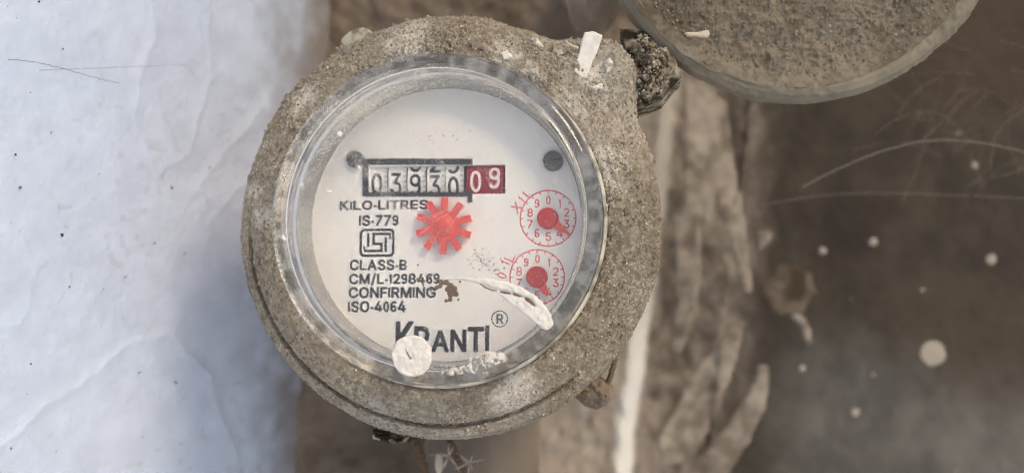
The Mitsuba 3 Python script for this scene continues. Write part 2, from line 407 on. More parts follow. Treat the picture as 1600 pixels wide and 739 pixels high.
for k, (pts, w) in enumerate([
        ([(1095, 120), (1100, 230), (1092, 330)], [26, 34, 24]),
        ([(1112, 170), (1145, 330), (1172, 455)], [30, 20, 9]),
        ([(1075, 340), (1075, 450), (1060, 545)], [24, 20, 12]),
        ([(1150, 522), (1118, 590), (1060, 700)], [14, 27, 34]),
        ([(1195, 578), (1172, 650), (1105, 745)], [12, 21, 28]),
        ([(1242, 494), (1258, 508), (1266, 535)], [7, 10, 8]),
        ]):
    on_floor(ragged(fstrip(pts, w), 0.0016, 200, k, 300), 0.0006, 'old_whitewash', 'floor__whitewash_streak')
on_floor(ragged(Polygon([fpt(*p) for p in ((1183, 362), (1205, 358), (1210, 372), (1192, 394), (1182, 388))]), 0.0006, 300, 4), 0.0012, 'old_whitewash', 'floor__paint_chip')
pbr('mud_stain', proc(lambda p, n, uv: mix((0.06, 0.045, 0.032), (0.15, 0.12, 0.092), smoothstep(0.3, 0.7, fbm(p.x * 150, p.y * 150, 1, 4)))), 0.9, 0.1)
on_floor(ragged(Polygon([fpt(*p) for p in ((1190, 440), (1230, 412), (1270, 425), (1285, 455), (1262, 492), (1215, 500), (1195, 480))]), 0.004, 160, 9, 240), 0.0006, 'mud_stain', 'floor__mud_stain')
pbr('dull_whitewash', (0.37, 0.33, 0.28), 0.9, 0.1)
for px, py, r in ((1462, 553, 23), (1366, 378, 9), (1554, 405, 11), (1526, 258, 8), (1500, 207, 6), (1445, 453, 6), (1332, 467, 5), (1367, 587, 7), 
                  (1256, 577, 8), (1340, 645, 9), (1500, 737, 7), (1288, 392, 9), (1160, 506, 7)):
    k = at(801, 0, FZ)[0] - at(800, 0, FZ)[0]
    s = ragged(Point(*fpt(px, py)).buffer(r * k), (0.12 if r > 20 else 0.35) * r * k, 400, int(px), 60)
    on_floor(s, 0.0003, 'dull_whitewash' if r > 7 else 'old_whitewash', 'floor__paint_drop', res=max(0.0004, r * k / 9))

# ---------------------------------------------------------------- water meter: body, housing, dial
addm('water_meter__body', lathe([(0, -0.112), (0.036, -0.112), (0.040, -0.095), (0.0415, -0.06), (0.041, -0.035), (0.046, -0.030), (0.047, -0.022), (0, -0.022)], 96), 'pipe_rust', 30)
C_RING, C0 = C0, C0 + NZ * -0.006      # the register sits 6 mm below the ring's top
MM = loc(701, 351, 0)[0] - loc(700, 351, 0)[0]
addm('water_meter__housing', lathe([(0.0, -0.012), (0.0312, -0.012), (0.0328, -0.0030), (0.0332, -0.0024), (0.0345, -0.0020), (0.0348, -0.0022), (0.0349, -0.006), (0.0349, -0.020), (0, -0.020)], 160), 'housing_grey', 30)

RD = 0.0336
addm('water_meter__housing__can', lathe([(0.0346, -0.0018), (0.0346, 0.0086), (0.0343, 0.0090), (0.0339, 0.0086), (0.0337, -0.0018)], 160, True), 'housing_grey', 30, label='grey sleeve standing round the dial inside the clear cover')
win = [loc(578, 306, 0), loc(790, 258, 0)]
window = sbox(win[0][0], win[0][1], win[1][0], win[1][1])
dialp = Point(*(0.0, 0.0)).buffer(RD, 64).difference(window)
addm('water_meter__dial', extrude(dialp, -0.0016, 0.0), 'dial_enamel', label='off-white round dial face printed in black and red')

INK = 0.0
for s, x0, x1, y0, y1 in (('KILO-LITRES', 532, 670, 313.5, 328.5), ('IS-779', 562, 624, 337, 353), ('CLASS-B', 548, 637, 406.5, 422), ('CM/L-1298469', 547, 688, 428, 443.5),
                          ('CONFIRMING', 546, 682, 449, 465), ('ISO-4064', 545, 635, 471, 487)):
    addm('water_meter__dial__lettering', text(s, x0, x1, y0, y1), 'black_ink')
name_meshes = [text(ch, x0, x1, y0, y1, grow=0.05) for ch, x0, x1, y0, y1 in (('K', 619, 647, 504, 548), ('R', 648, 673, 511, 548), ('A', 675, 702, 517, 548), ('N', 704.5, 729.5, 516, 548), ('T', 731, 757, 512, 548), ('I', 758.5, 765, 508, 548))]
addm('water_meter__dial__lettering', trimesh.util.concatenate(name_meshes), 'black_ink')
rc = loc(781, 498, 0)
addm('water_meter__dial__emblem', trimesh.util.concatenate([extrude(Point(*rc).buffer(12.8 * MM).difference(Point(*rc).buffer(11.2 * MM)), -2e-5, 6e-5), glyph('R', 781.5, 498, 14, grow=0.03)]), 'black_ink')


def px_line(pts, w):
    return LineString([loc(*p, 0) for p in pts]).buffer(w / 2 * MM, cap_style=2, join_style=2)


a, b = loc(565, 400, 0), loc(616, 359.5, 0)
rr = sbox(a[0] + 6 * MM, a[1] + 6 * MM, b[0] - 6 * MM, b[1] - 6 * MM).buffer(6 * MM)
emb = [rr.buffer(2.0 * MM).difference(rr.buffer(-2.0 * MM))]
for pts, w in (([(577, 364.5), (577, 386)], 4), ([(570, 392.5), (599.5, 392.5)], 4), ([(570.5, 391), (570.5, 385)], 2.5), ([(585, 381.5), (597.5, 381.5), (597.5, 393)], 4), ([(585, 383), (585, 366), (612, 366)], 4),
               ([(610.5, 366), (610.5, 374)], 3), ([(604, 371), (604, 394)], 4)):
    emb.append(px_line(pts, w))
addm('water_meter__dial__emblem', extrude(unary_union(emb), -2e-5, 6e-5), 'black_ink')

# counter: frame and seven number wheels
fr = [px_line([(568, 254), (739, 254)], 9), px_line([(573, 252), (573, 307)], 9), px_line([(572, 304.5), (737, 304.5)], 6.5), px_line([(735, 302), (735, 317)], 7)]
addm('water_meter__counter_frame', extrude(unary_union(fr), -0.0006, 0.0004), 'black_plastic')
ZA, RW = -0.0090, 0.0084
wc = [(592, 288), (621.5, 288), (651.5, 289.5), (682, 291.5), (711, 293.5), (744, 284), (773, 278.5)]


def bend(m, dy=0.0):             # lays flat lettering round a wheel
    v = m.vertices.copy(); ang = v[:, 1] / RW; rad = RW + v[:, 2]
    m.vertices = np.stack([v[:, 0], yc + rad * np.sin(ang), ZA + rad * np.cos(ang)], -1)
    return m


zw = ZA + RW
yc = loc(690, 283, zw)[1]
for i, (ch, prev, nxt, (px, py)) in enumerate(zip('0393009', '9282998', '1404110', wc)):
    red = i >= 5
    x = loc(px, py, zw)[0]; hw = (13.6 if not red else 14.2) * MM
    cyl = trimesh.creation.cylinder(radius=RW, height=2 * hw, sections=96)
    cyl.apply_transform(trimesh.transformations.rotation_matrix(math.pi / 2, [0, 1, 0])); cyl.apply_translation([x, yc, ZA])
    k = addm('water_meter__digit_wheel', cyl, 'wheel_red' if red else 'wheel_white', 30, label='dark red number wheel' if red else 'white number wheel')
    off = loc(px, py, zw)[1] - yc
    pitch = 38 * MM
    for c2, o in ((prev, pitch), (ch, 0), (nxt, -pitch)):
        if o and not (i in (2, 3, 4)): continue
        m = extrude(letters(c2, 33 * MM, 0.018), 0, 6e-5)
        m.vertices[:, :2] -= m.bounds.mean(0)[:2]
        w_ = m.bounds[1, 0] - m.bounds[0, 0]; m.vertices[:, 0] *= 17.5 * MM / w_ * (0.5 if c2 == '1' else 1)
        m = trimesh.Trimesh(m.vertices, m.faces); m = m.subdivide_to_size(0.0006)
        m.vertices[:, 0] += x - (2.0 if not red else 0) * MM; m.vertices[:, 1] += off + o; m.vertices[:, 2] -= 1e-5
        addm(k + '__numeral', bend(m), 'pale_ink' if red else 'black_ink')
    if not red:                  # drive teeth at the right edge of each wheel
        teeth = []
        for q in range(26):
            t = trimesh.creation.box((5 * MM, 4.2 * MM, 0.0008)); t.apply_translation([x + hw - 1.6 * MM, (q - 13) * 8.2 * MM, 0.0001]); teeth.append(bend(t))
        addm(k + '__tooth_band', trimesh.util.concatenate(teeth), 'wheel_grey', kind='stuff')
back = trimesh.creation.box((window.bounds[2] - window.bounds[0], window.bounds[3] - window.bounds[1], 0.001)); back.apply_translation([(window.bounds[0] + window.bounds[2]) / 2, (window.bounds[1] + window.bounds[3]) / 2, -0.0114])
addm('water_meter__counter_tray', back, 'black_plastic')

# red flow indicator: ten blades round a hub, on a spindle
ZI = 0.0022
gc = loc(693.5, 353, ZI)
star = []
for k in range(10):
    a = math.radians(88 + 36 * k); u = np.array([math.cos(a), math.sin(a)])
    star.append(LineString([gc + u * 12 * MM, gc + u * 43.5 * MM]).buffer(5.2 * MM, cap_style=2))
st_ = unary_union(star + [Point(*gc).buffer(24 * MM)]).buffer(-0.8 * MM).buffer(1.6 * MM).buffer(-0.8 * MM)
addm('water_meter__flow_indicator', extrude(st_, ZI - 0.0012, ZI), 'red_plastic')
hub = lathe([(0, 0.0011), (0.0012, 0.0010), (0.0016, 0.0006), (0.0027, 0.0003), (0.0029, -0.0002), (0, -0.0002)], 48); hub.apply_translation([*gc, ZI])
addm('water_meter__flow_indicator__hub', hub, 'red_plastic', 30)
spn = lathe([(0, 0.0004), (0.0011, 0.0004), (0.0011, -0.0036), (0, -0.0036)], 24); spn.apply_translation([*gc, ZI - 0.0004])
addm('water_meter__flow_indicator__spindle', spn, 'dark_red_plastic', 30)

# two red sub-dials with pointers
for (cx, cy, R, word, wang, hubz, pang, plen) in ((856.5, 341.5, 43.5, (('X', 807.5, 324.5), ('1', 815, 313), ('L', 825, 303)), 47, 0.0020, -37, 42), (839.5, 433, 42.5, (('0', 784.5, 430.5), ('.', 788, 419), ('1', 789, 411), ('L', 796.5, 403)), 66, 0.0020, -60, 33)):
    c = loc(cx, cy, 0)
    parts = [Point(*c).buffer(R * MM, 48).difference(Point(*c).buffer((R - 2.0) * MM, 48))]
    for k in range(20):
        a = math.radians(90 + 18 * k); u = np.array([math.cos(a), math.sin(a)])
        parts.append(LineString([c + u * (R - 1) * MM, c + u * (R - 5.5) * MM]).buffer(0.9 * MM, cap_style=2))
    sd = addm('water_meter__scale_ring', extrude(unary_union(parts), -2e-5, 5e-5), 'red_ink')
    for k in range(10):
        a = math.radians(90 - 36 * k)
        addm(sd + '__numeral', glyph(str(k), cx + math.cos(a) * 30 + 0.5, cy - math.sin(a) * 28.5, 12.5, grow=0.025), 'red_ink')
    addm(sd + '__lettering', trimesh.util.concatenate([glyph(w, x, y, 15, wang, depth=5e-5) for w, x, y in word if w != '.'] + [extrude(Point(*loc(x, y, 0)).buffer(1.5 * MM), -2e-5, 5e-5) for w, x, y in word if w == '.']), 'red_ink')
    h = loc(cx - 1, cy - 0.5, hubz)
    a = math.radians(pang); u = np.array([math.cos(a), math.sin(a)]); v = np.array([-u[1], u[0]])
    arm = Polygon([h + v * 9 * MM, h + u * 14 * MM + v * 7.5 * MM, h + u * 26 * MM + v * 4.5 * MM, h + u * plen * MM + v * 1.2 * MM, h + u * plen * MM - v * 1.2 * MM, h + u * 26 * MM - v * 4.5 * MM, h + u * 14 * MM - v * 7.5 * MM, h - v * 9 * MM])
    pk = addm('water_meter__pointer', extrude(arm, 0.0006, 0.0013), 'red_plastic')
    hb = lathe([(0, hubz), (14.5 * MM, hubz), (16 * MM, hubz - 0.0003), (16.4 * MM, 0.0004), (6 * MM, 0.0004), (6 * MM, -0.001), (0, -0.001)], 64); hb.apply_translation([*h, 0])
    addm(pk + '__hub', hb, 'dark_red_plastic', 30)

# two slotted screws
for cx, cy, ang in ((556, 250, 20), (864, 252.5, 8)):
    c = loc(cx, cy, 0.001); r = 15.5 * MM if cx > 800 else 13 * MM
    head = Point(*c).buffer(r, 32)
    slot = affinity.rotate(sbox(c[0] - 0.004, c[1] - 2.1 * MM, c[0] + 0.004, c[1] + 2.1 * MM), ang)
    low = extrude(head, -0.0005, 0.0006); up = extrude(head.difference(slot), 0.0006, 0.0013)
    k = addm('water_meter__screw', low, 'screw_steel')
    addm(k + '__head', up, 'screw_steel')

C0 = C_RING
MM = loc(701, 351, 0)[0] - loc(700, 351, 0)[0]
# clear cover: a thick cup of clear plastic with a rounded upper edge
GO, GI, GT = 0.0387, 0.0356, 0.0112
arc = [(GO - 0.0026 + 0.0026 * math.cos(t), GT - 0.0026 + 0.0026 * math.sin(t)) for t in np.linspace(0, math.pi / 2, 9)]
iarc = [(GI - 0.0012 + 0.0012 * math.cos(t), GT - 0.0026 - 0.0012 + 0.0012 * math.sin(t)) for t in np.linspace(math.pi / 2, 0, 6)]
prof = [(0, GT - 0.0026)] + iarc + [(GI, -0.0002), (GO, -0.0002), (GO, 0.0)] + arc + [(0, GT)]
cup = lathe(prof, 256)
pbr('pale_seal', proc(lambda p, n, uv: mix((0.24, 0.215, 0.175), (0.58, 0.55, 0.50), smoothstep(0.28, 0.68, fbm(p.x * 420, p.y * 420, 1, 4)))), 0.6, 0.3)
addm('water_meter__seal', lathe([(0.0350, -0.0062), (0.0350, -0.0004), (0.0388, -0.0004), (0.0388, -0.0062)], 200, True), 'pale_seal', 30, label='pale grey seal under the edge of the clear cover')
addm('water_meter__cover', cup, 'clear_cover', 30, label='thick clear plastic cover over the dial, scratched and dusty')

# ---------------------------------------------------------------- ring: crusted cast collar with hinge lobe
N = 1500
th = np.arange(N) * 2 * math.pi / N
RO = 0.0526
base = np.array([(0.0389, -0.0120), (0.0389, -0.0030), (0.0395, -0.0012), (0.0410, -0.0002), (0.0432, 0.0), (0.0455, -0.0010), (0.0475, -0.0022), (0.0481, -0.0030), (0.0483, -0.0054), (0.0489, -0.0054), (0.0496, -0.0042), (0.0515, -0.0054),
                 (0.0526, -0.0085), (0.0527, -0.0140), (0.0520, -0.0220), (0.0490, -0.0300)])
base_plain = base.copy(); base_plain[7:12, 1] = [-0.0027, -0.0030, -0.0034, -0.0040, -0.0056]
L = np.r_[0, np.cumsum(np.linalg.norm(np.diff(base, axis=0), axis=1))]
s = np.concatenate([np.linspace(0, L[2], 14, endpoint=False), np.arange(L[2], L[12], 0.00019), np.linspace(L[12], L[-1], 44)])
interp = lambda bb: np.stack([np.interp(s, L, bb[:, 0]), np.interp(s, L, bb[:, 1])], -1)
pg, pp = interp(base), interp(base_plain)
deg = np.degrees(th) % 360
wg = np.clip((deg - 172) / 15, 0, 1) * np.clip((322 - deg) / 18, 0, 1)       # the groove shows at the lower left
prf = pg[None] * wg[:, None, None] + pp[None] * (1 - wg)[:, None, None]
lob = np.exp(-np.abs((deg - 43.5) / 11.0) ** 2.6)
r_, z_ = prf[..., 0], prf[..., 1]
out = np.clip((r_ - 0.044) / (RO - 0.044), 0, 1)
r_ = r_ + lob[:, None] * out * 0.0082
z_ = np.where(r_ > 0.044, z_ * (1 - 0.55 * lob[:, None] * (out < 0.999)), z_)
V = np.stack([r_ * np.cos(th)[:, None], r_ * np.sin(th)[:, None], z_], -1)
du = np.roll(V, -1, 0) - np.roll(V, 1, 0); dv = np.gradient(V, axis=1)
nn = np.cross(du, dv); nn /= np.linalg.norm(nn, axis=-1, keepdims=True) + 1e-12
if nn[0, len(s) // 3, 2] < 0: nn = -nn
rough = 0.26 + 0.74 * np.clip(np.cos(np.radians(deg - 65)) * 0.65 + 0.45, 0, 1)   # the crust is thick at the upper right, thin at the lower left
crust = np.clip((meshkit.fbm(V * 160, 3, 11) - 0.38) * 3, 0, 1)
h = (meshkit.fbm(V * 120, 3, 12) - 0.45) * 0.0016 + crust * ((meshkit.fbm(V * 1000, 3, 13) - 0.4) * 0.0022 + np.clip(meshkit.noise(V * 2100, 14) - 0.5, 0, 1) * 0.0022)
h = h * rough[:, None] + (meshkit.noise(V * 2600, 15) - 0.5) * 0.00040
h = h * np.clip((r_ - 0.0389) / 0.0008, 0.1, 1)
V = V + nn * h[..., None]
addm('water_meter__ring', (V.reshape(-1, 3), grid_faces(N, len(s), True)), 'crusted_metal', True, label='wide collar caked with dry dirt around the clear cover')

pbr('pale_lip', proc(lambda p, n, uv: mix((0.24, 0.22, 0.18), (0.58, 0.55, 0.48), smoothstep(0.3, 0.65, fbm(p.x * 250, p.y * 250, 1, 4)))), 0.8, 0.2)
addm('water_meter__ring__lip', lathe([(0.0389, -0.004), (0.0389, 0.0002), (0.0391, 0.0006), (0.0395, 0.0006), (0.0398, 0.0001), (0.0399, -0.003)], 240), 'pale_lip', 40, label='pale rubbed inner lip of the collar')

# loose grit on the ring
gi = rng.integers(0, N, 42000); top = np.where((s > L[2]) & (s < L[12]))[0]
gj = rng.choice(top, 42000)
keep = rng.uniform(0, 1, 42000) < (rough[gi] * (0.25 + 0.9 * crust[gi, gj]))
gi, gj = gi[keep], gj[keep]
gp = V[gi, gj]
gs = 0.00008 + 0.00022 * rng.uniform(0, 1, len(gp)) ** 3
big = rng.uniform(0, 1, len(gp)) < 0.006; gs[big] *= 2.4
pal = np.array([(0.29, 0.252, 0.20), (0.41, 0.365, 0.30), (0.17, 0.142, 0.112), (0.50, 0.46, 0.40), (0.34, 0.25, 0.15)])
pc = pal[rng.choice(5, len(gp), p=[0.32, 0.26, 0.20, 0.12, 0.10])] * rng.uniform(0.8, 1.15, (len(gp), 1))
addm('dirt_grit', grains(gp + [0, 0, 0.00005], gs, 5), VCOL, False, np.repeat(pc, 12, 0), kind='stuff', label='loose brown grit and sand grains lying on the dirty ring', category='grit')

# ---------------------------------------------------------------- hinge and lid
ZL = 0.104
lug_px = [(961, 146), (986, 169), (1012, 162), (1036, 150), (1066, 116), (1050, 70), (1000, 40), (968, 40), (985, 92)]
lug = Polygon([loc(*p, -0.006) for p in lug_px])
pbr('lug_iron', proc(lambda p, n, uv: mix((0.022, 0.019, 0.015), (0.08, 0.066, 0.05), fbm(p.x * 400, p.y * 400, p.z * 400, 4))), 0.7, 0.3)
lg = addm('water_meter__hinge_lug', extrude(ragged(lug, 0.0004, 500, 5, 120), -0.020, -0.0092), 'dark_soil', label='dark dirt-filled hinge knuckle between ring and lid')
lugs = Polygon([loc(*p, -0.008) for p in [(966, 146), (987, 165), (1012, 159), (1035, 147), (1062, 117), (1045, 72), (1000, 42), (978, 60), (988, 100)]])
mlug = patch(ragged(lugs, 0.0009, 500, 3, 240), 0.00025, lambda x, y, d: 0.0022 * np.exp(-((x - loc(1004, 126, -0.006)[0]) ** 2 + (y - loc(1004, 126, -0.006)[1]) ** 2) / 0.0030 ** 2) - 0.0098 + np.clip(d / 0.0055, 0, 1) * 0.0052 + (meshkit.fbm(np.stack([x, y, 0 * x], -1) * 520, 5, 21) - 0.5) * 0.0050, base=-0.0105, edge=0.0008)
addm(lg + '__soil', mlug, 'dark_soil', True, label='dark crumbly soil packed on the hinge knuckle')
lq = mlug.vertices[mlug.vertices[:, 2] > -0.0088]; lq = lq[rng.integers(0, len(lq), 700)]
lpal = np.array([(0.05, 0.04, 0.03), (0.15, 0.125, 0.095), (0.30, 0.26, 0.205), (0.45, 0.41, 0.35)])[rng.choice(4, 700, p=[0.2, 0.35, 0.35, 0.1])]
addm('hinge_grit', grains(lq + [0, 0, 0.0001], 0.00010 + 0.0005 * rng.uniform(0, 1, 700) ** 3, 12), VCOL, False, np.repeat(lpal, 12, 0), kind='stuff', label='dark and pale soil crumbs on the hinge knuckle', category='grit')

LC = at(1256, -178, ZL)[:2]; LR = 335 * (at(801, 0, ZL)[0] - at(800, 0, ZL)[0])
tl = np.radians(3.0); LN = np.array([math.sin(tl) * 0.8, -math.sin(tl) * 0.3, 0]); LN[2] = math.sqrt(1 - LN @ LN)
LX = np.array([1.0, 0, 0]) - LN * LN[0]; LX /= np.linalg.norm(LX); LM = np.stack([LX, np.cross(LN, LX), LN], 1)


def lid_w(m):
    return trimesh.Trimesh(np.asarray(m.vertices) @ LM.T + [*LC, ZL], m.faces, process=False)


lidp = [(0, -0.012), (LR - 0.004, -0.012), (LR - 0.0012, -0.010), (LR, -0.006), (LR - 0.0002, -0.0022), (LR - 0.0014, -0.0006), (LR - 0.003, 0.0), (LR - 0.0046, -0.0004), (LR - 0.0054, -0.0018), (LR - 0.0056, -0.008), (0, -0.008)]
lp = np.array(lidp); LL = np.r_[0, np.cumsum(np.linalg.norm(np.diff(lp, axis=0), axis=1))]
ls = np.unique(np.concatenate([LL, np.arange(LL[1], LL[9], 0.0003)]))
lm_ = lathe(np.stack([np.interp(ls, LL, lp[:, 0]), np.interp(ls, LL, lp[:, 1])], -1), 900)
lv = lm_.vertices.copy(); lw = np.clip((np.hypot(lv[:, 0], lv[:, 1]) - LR + 0.012) / 0.006, 0, 1)[:, None]
lm_.vertices = lv + lm_.vertex_normals * lw * ((meshkit.fbm(lv * 90, 3, 71) - 0.5) * 0.0014 + np.clip(meshkit.fbm(lv * 700, 3, 72) - 0.42, 0, 1) * 0.0014 * np.clip((meshkit.fbm(lv * 80, 2, 73) - 0.35) * 4, 0, 1))[:, None]
add('water_meter__lid', lid_w(lm_), 'lid_metal', 40, label='round hinged lid swung open, inside facing up')
# soil lying in the open lid
nr = 300
gx = np.linspace(-LR, LR, nr * 2)
X, Y = np.meshgrid(gx, gx, indexing='ij'); rad = np.hypot(X, Y); P3 = np.stack([X, Y, 0 * X], -1)
hz = -0.0022 + (meshkit.fbm(P3 * 60, 3, 31) - 0.5) * 0.0036 + (meshkit.fbm(P3 * 420, 4, 32) - 0.5) * 0.0022 + np.clip(meshkit.noise(P3 * 900, 33) - 0.6, 0, 1) * 0.0016
dirs = np.arctan2(Y, X)
lim = LR - 0.0050 + 0.0034 * np.clip(np.cos(dirs - math.radians(222)), 0, 1) ** 1.5 * (0.6 + 0.5 * meshkit.fbm(P3 * 170, 4, 34)) + 0.0008 * (meshkit.fbm(P3 * 300, 3, 35) - 0.5)
e_ = np.clip((lim - rad) / 0.006, 0, 1); e_ = e_ * e_ * (3 - 2 * e_)
hz = np.where(rad < lim + 0.0003, hz * e_ + (0.00015 + (meshkit.fbm(P3 * 700, 3, 36) - 0.5) * 0.0005) * (1 - e_), -0.006)
hz = np.where(rad < LR - 0.0050, hz, np.maximum(hz, np.where(rad < lim + 0.0003, 0.00005, -0.006)))
f = grid_faces(nr * 2, nr * 2)
ok = (rad.ravel()[f] < lim.ravel()[f] + 0.0003).all(1) & (Y.ravel()[f] < -0.003).all(1) | ((rad.ravel()[f] < LR - 0.005).all(1) & (Y.ravel()[f] < 0.01).all(1))
soil = trimesh.Trimesh(np.stack([X, Y, hz], -1).reshape(-1, 3), f[ok], process=False); soil.remove_unreferenced_vertices()
add('lid_soil_layer', lid_w(soil), 'lid_soil', True, kind='stuff', label='dry brown soil filling the open round lid', category='soil')
k = 6000
ga = rng.uniform(-math.pi, 0, k); gr = (LR - 0.0055) * np.sqrt(rng.uniform(0.2, 1, k))
gx_, gy_ = gr * np.cos(ga), gr * np.sin(ga)
iz = hz[np.clip(((gx_ + LR) / (2 * LR) * (2 * nr - 1)).round().astype(int), 0, 2 * nr - 1), np.clip(((gy_ + LR) / (2 * LR) * (2 * nr - 1)).round().astype(int), 0, 2 * nr - 1)]
gs = 0.00009 + 0.0004 * rng.uniform(0, 1, k) ** 4
pc = (pal * 0.55 + 0.03)[rng.choice(5, k, p=[0.50, 0.2, 0.17, 0.03, 0.10])] * rng.uniform(0.8, 1.15, (k, 1))
add('lid_grit', lid_w(grains(np.c_[gx_, gy_, iz + 0.00005], gs, 6)), VCOL, False, np.repeat(pc, 12, 0), kind='stuff', label='small soil crumbs scattered over the soil in the open lid', category='grit')

# ---------------------------------------------------------------- pipes below
pbr('dusty_pipe', proc(lambda p, n, uv: mix((0.26, 0.20, 0.15), (0.50, 0.42, 0.34), fbm(p.x * 120, p.y * 60, p.z * 120, 4))), 0.85, 0.2)
pa = at(755, 560, 0.045)
add('water_pipe', tube(np.array([[pa[0], -0.012, 0.045], [pa[0], -0.05, 0.045], [pa[0] - 0.001, -0.10, 0.044], [pa[0] - 0.002, -0.5, 0.044]]), 0.0175, 32), 'pipe_rust', 40, label='grimy pipe leaving the meter towards the bottom of the photo', category='pipe')
lump = trimesh.creation.icosphere(5, 1.0); lv = lump.vertices.copy()
lv *= (0.88 + 0.35 * meshkit.fbm(lv * 1.6 + 5, 4, 91) - 0.1 + 0.10 * (meshkit.fbm(lv * 7, 4, 92) - 0.5))[:, None]
lv = lv * [0.0080, 0.0125, 0.0080] + at(926, -2, 0.066)
pbr('tan_mortar', proc(lambda p, n, uv: mix((0.20, 0.15, 0.11), (0.46, 0.38, 0.30), fbm(p.x * 160, p.y * 160, p.z * 160, 4))), 0.9, 0.2)
add('mortar_lump', trimesh.Trimesh(lv, lump.faces, process=False), 'tan_mortar', True, label='tan lump of mortar behind the ring, left of the hinge at the top', category='mortar')
stem = at(926, -30, 0.03)
add('mortar_lump__base', tube(np.array([[stem[0], stem[1] + 0.002, -0.004], [stem[0], stem[1] + 0.001, 0.03], [stem[0], stem[1], 0.066]]), 0.006, 16, [1.8, 1.3, 1.0]), 'tan_mortar', 40)

# ---------------------------------------------------------------- whitewash and dirt on the cover
ZC = GT


def cpt(px, py):
    return loc(px, py, ZC)


def crust_top(h, f=900, seed=0, lift=0.5):
    return lambda x, y, d: h * (lift + (1.2 - lift) * meshkit.fbm(np.stack([x, y, 0 * x], -1) * f, 4, seed))


def on_cover(m):                 # lets a crust follow the rounded edge of the cover
    v = m.vertices; r = np.hypot(v[:, 0], v[:, 1]); e = np.clip(r - (GO - 0.0026), 0, 0.00255)
    v[:, 2] += GT - (0.0026 - np.sqrt(0.0026 ** 2 - e ** 2)); m.vertices = v
    return m


drop = ragged(Point(*cpt(643.5, 556)).buffer(30 * MM, 48), 0.00042, 600, 3, 160)
dc = np.array(cpt(641, 552))


def drop_top(x, y, d):
    r = np.hypot(x - dc[0], y - dc[1])
    return 0.0004 + (meshkit.fbm(np.stack([x, y, 0 * x], -1) * 900, 4, 41) - 0.4) * 0.0009 - 0.0002 * np.exp(-(r / 0.0010) ** 2)


addm('whitewash_drop', on_cover(patch(drop, 0.00012, drop_top, base=-0.0001, edge=0.0004)), 'whitewash', True, label='round white dried limewash drop on the lower edge of the clear cover', category='paint drop')
cr = unary_union([strip([np.array(cpt(*p)) for p in ((634, 543), (638, 553), (643, 561))], [0.4 * MM, 1.3 * MM, 0.5 * MM])] + [Point(*cpt(*rng.normal([654, 549], [6, 8]))).buffer(rng.uniform(0.3, 0.9) * MM, 4) for k in range(26)])
addm('whitewash_drop__stain', on_cover(trimesh.util.concatenate([patch(q, 0.00007, crust_top(0.0009, seed=3), base=-0.0001, edge=0.0002) for q in getattr(cr, 'geoms', [cr])])), 'clod_soil', True)

sp_ = strip([np.array(cpt(*p)) for p in ((690, 437), (728, 436), (765, 443), (800, 458), (832, 480), (853, 504))], [0.8 * MM, 2.5 * MM, 7 * MM, 13 * MM, 15 * MM, 10 * MM])
sp_ = ragged(sp_, 0.0005, 900, 5, 400)
fl = curve([np.array(cpt(*p)) for p in ((752, 444), (785, 455), (812, 462), (836, 478))], 60)


def splash_top(x, y, d):
    dd = np.min(np.hypot(x[..., None] - fl[:, 0], y[..., None] - fl[:, 1]), -1)
    return 0.0004 + (meshkit.fbm(np.stack([x, y, 0 * x], -1) * 1100, 4, 43) - 0.45) * 0.0008 - 0.0004 * np.exp(-(dd / 0.0004) ** 2)


addm('whitewash_splash', patch(sp_, 0.00012, splash_top, base=-0.0001, edge=0.0004).apply_translation([0, 0, GT]), 'whitewash', True, label='long curved white limewash splash on the cover by the lower red sub-dial', category='paint splash')
crk = []
for a_, b_, w_ in ((0, 14, 1.0), (16, 30, 1.2), (31, 40, 1.6), (44, 58, 2.2)):
    sh = strip(fl[[a_, (a_ + b_) // 2, b_]] + rng.normal(0, 0.0002, (3, 2)), [0.5 * MM, w_ * MM, 0.5 * MM], 14)
    crk.append(patch(ragged(sh, 0.00022, 1500, a_, 80), 0.0001, crust_top(0.00065, seed=a_), base=-0.0001, edge=0.0002))
addm('whitewash_splash__stain', trimesh.util.concatenate(crk).apply_translation([0, 0, GT]), 'clod_soil', True)

# broken lime smear on the lower rim, in islands
isl = []
main = strip([np.array(cpt(*p)) for p in ((700, 583), (725, 575), (760, 563), (790, 560))], [3 * MM, 8 * MM, 11 * MM, 3 * MM])
isl.append(ragged(main, 0.0008, 800, 8, 300))
for k in range(70):
    q = rng.normal([735, 574], [26, 6]); isl.append(Point(*cpt(*q)).buffer(rng.uniform(0.6, 2.2) * MM, 4))
import shapely
g = unary_union(isl).difference(unary_union([Point(*cpt(*rng.normal([742, 572], [30, 9]))).buffer(rng.uniform(0.6, 2.2) * MM, 4) for k in range(190)]))
mm_ = [on_cover(patch(q, 0.00014, crust_top(0.00028, 1200, 4), base=-0.0001, edge=0.0003)) for q in getattr(g, 'geoms', [g]) if q.area > 1e-9]
addm('lime_smear', trimesh.util.concatenate(mm_), 'chalk', True, label='broken white lime smear on the lower cover rim right of the round drop', category='paint smear')

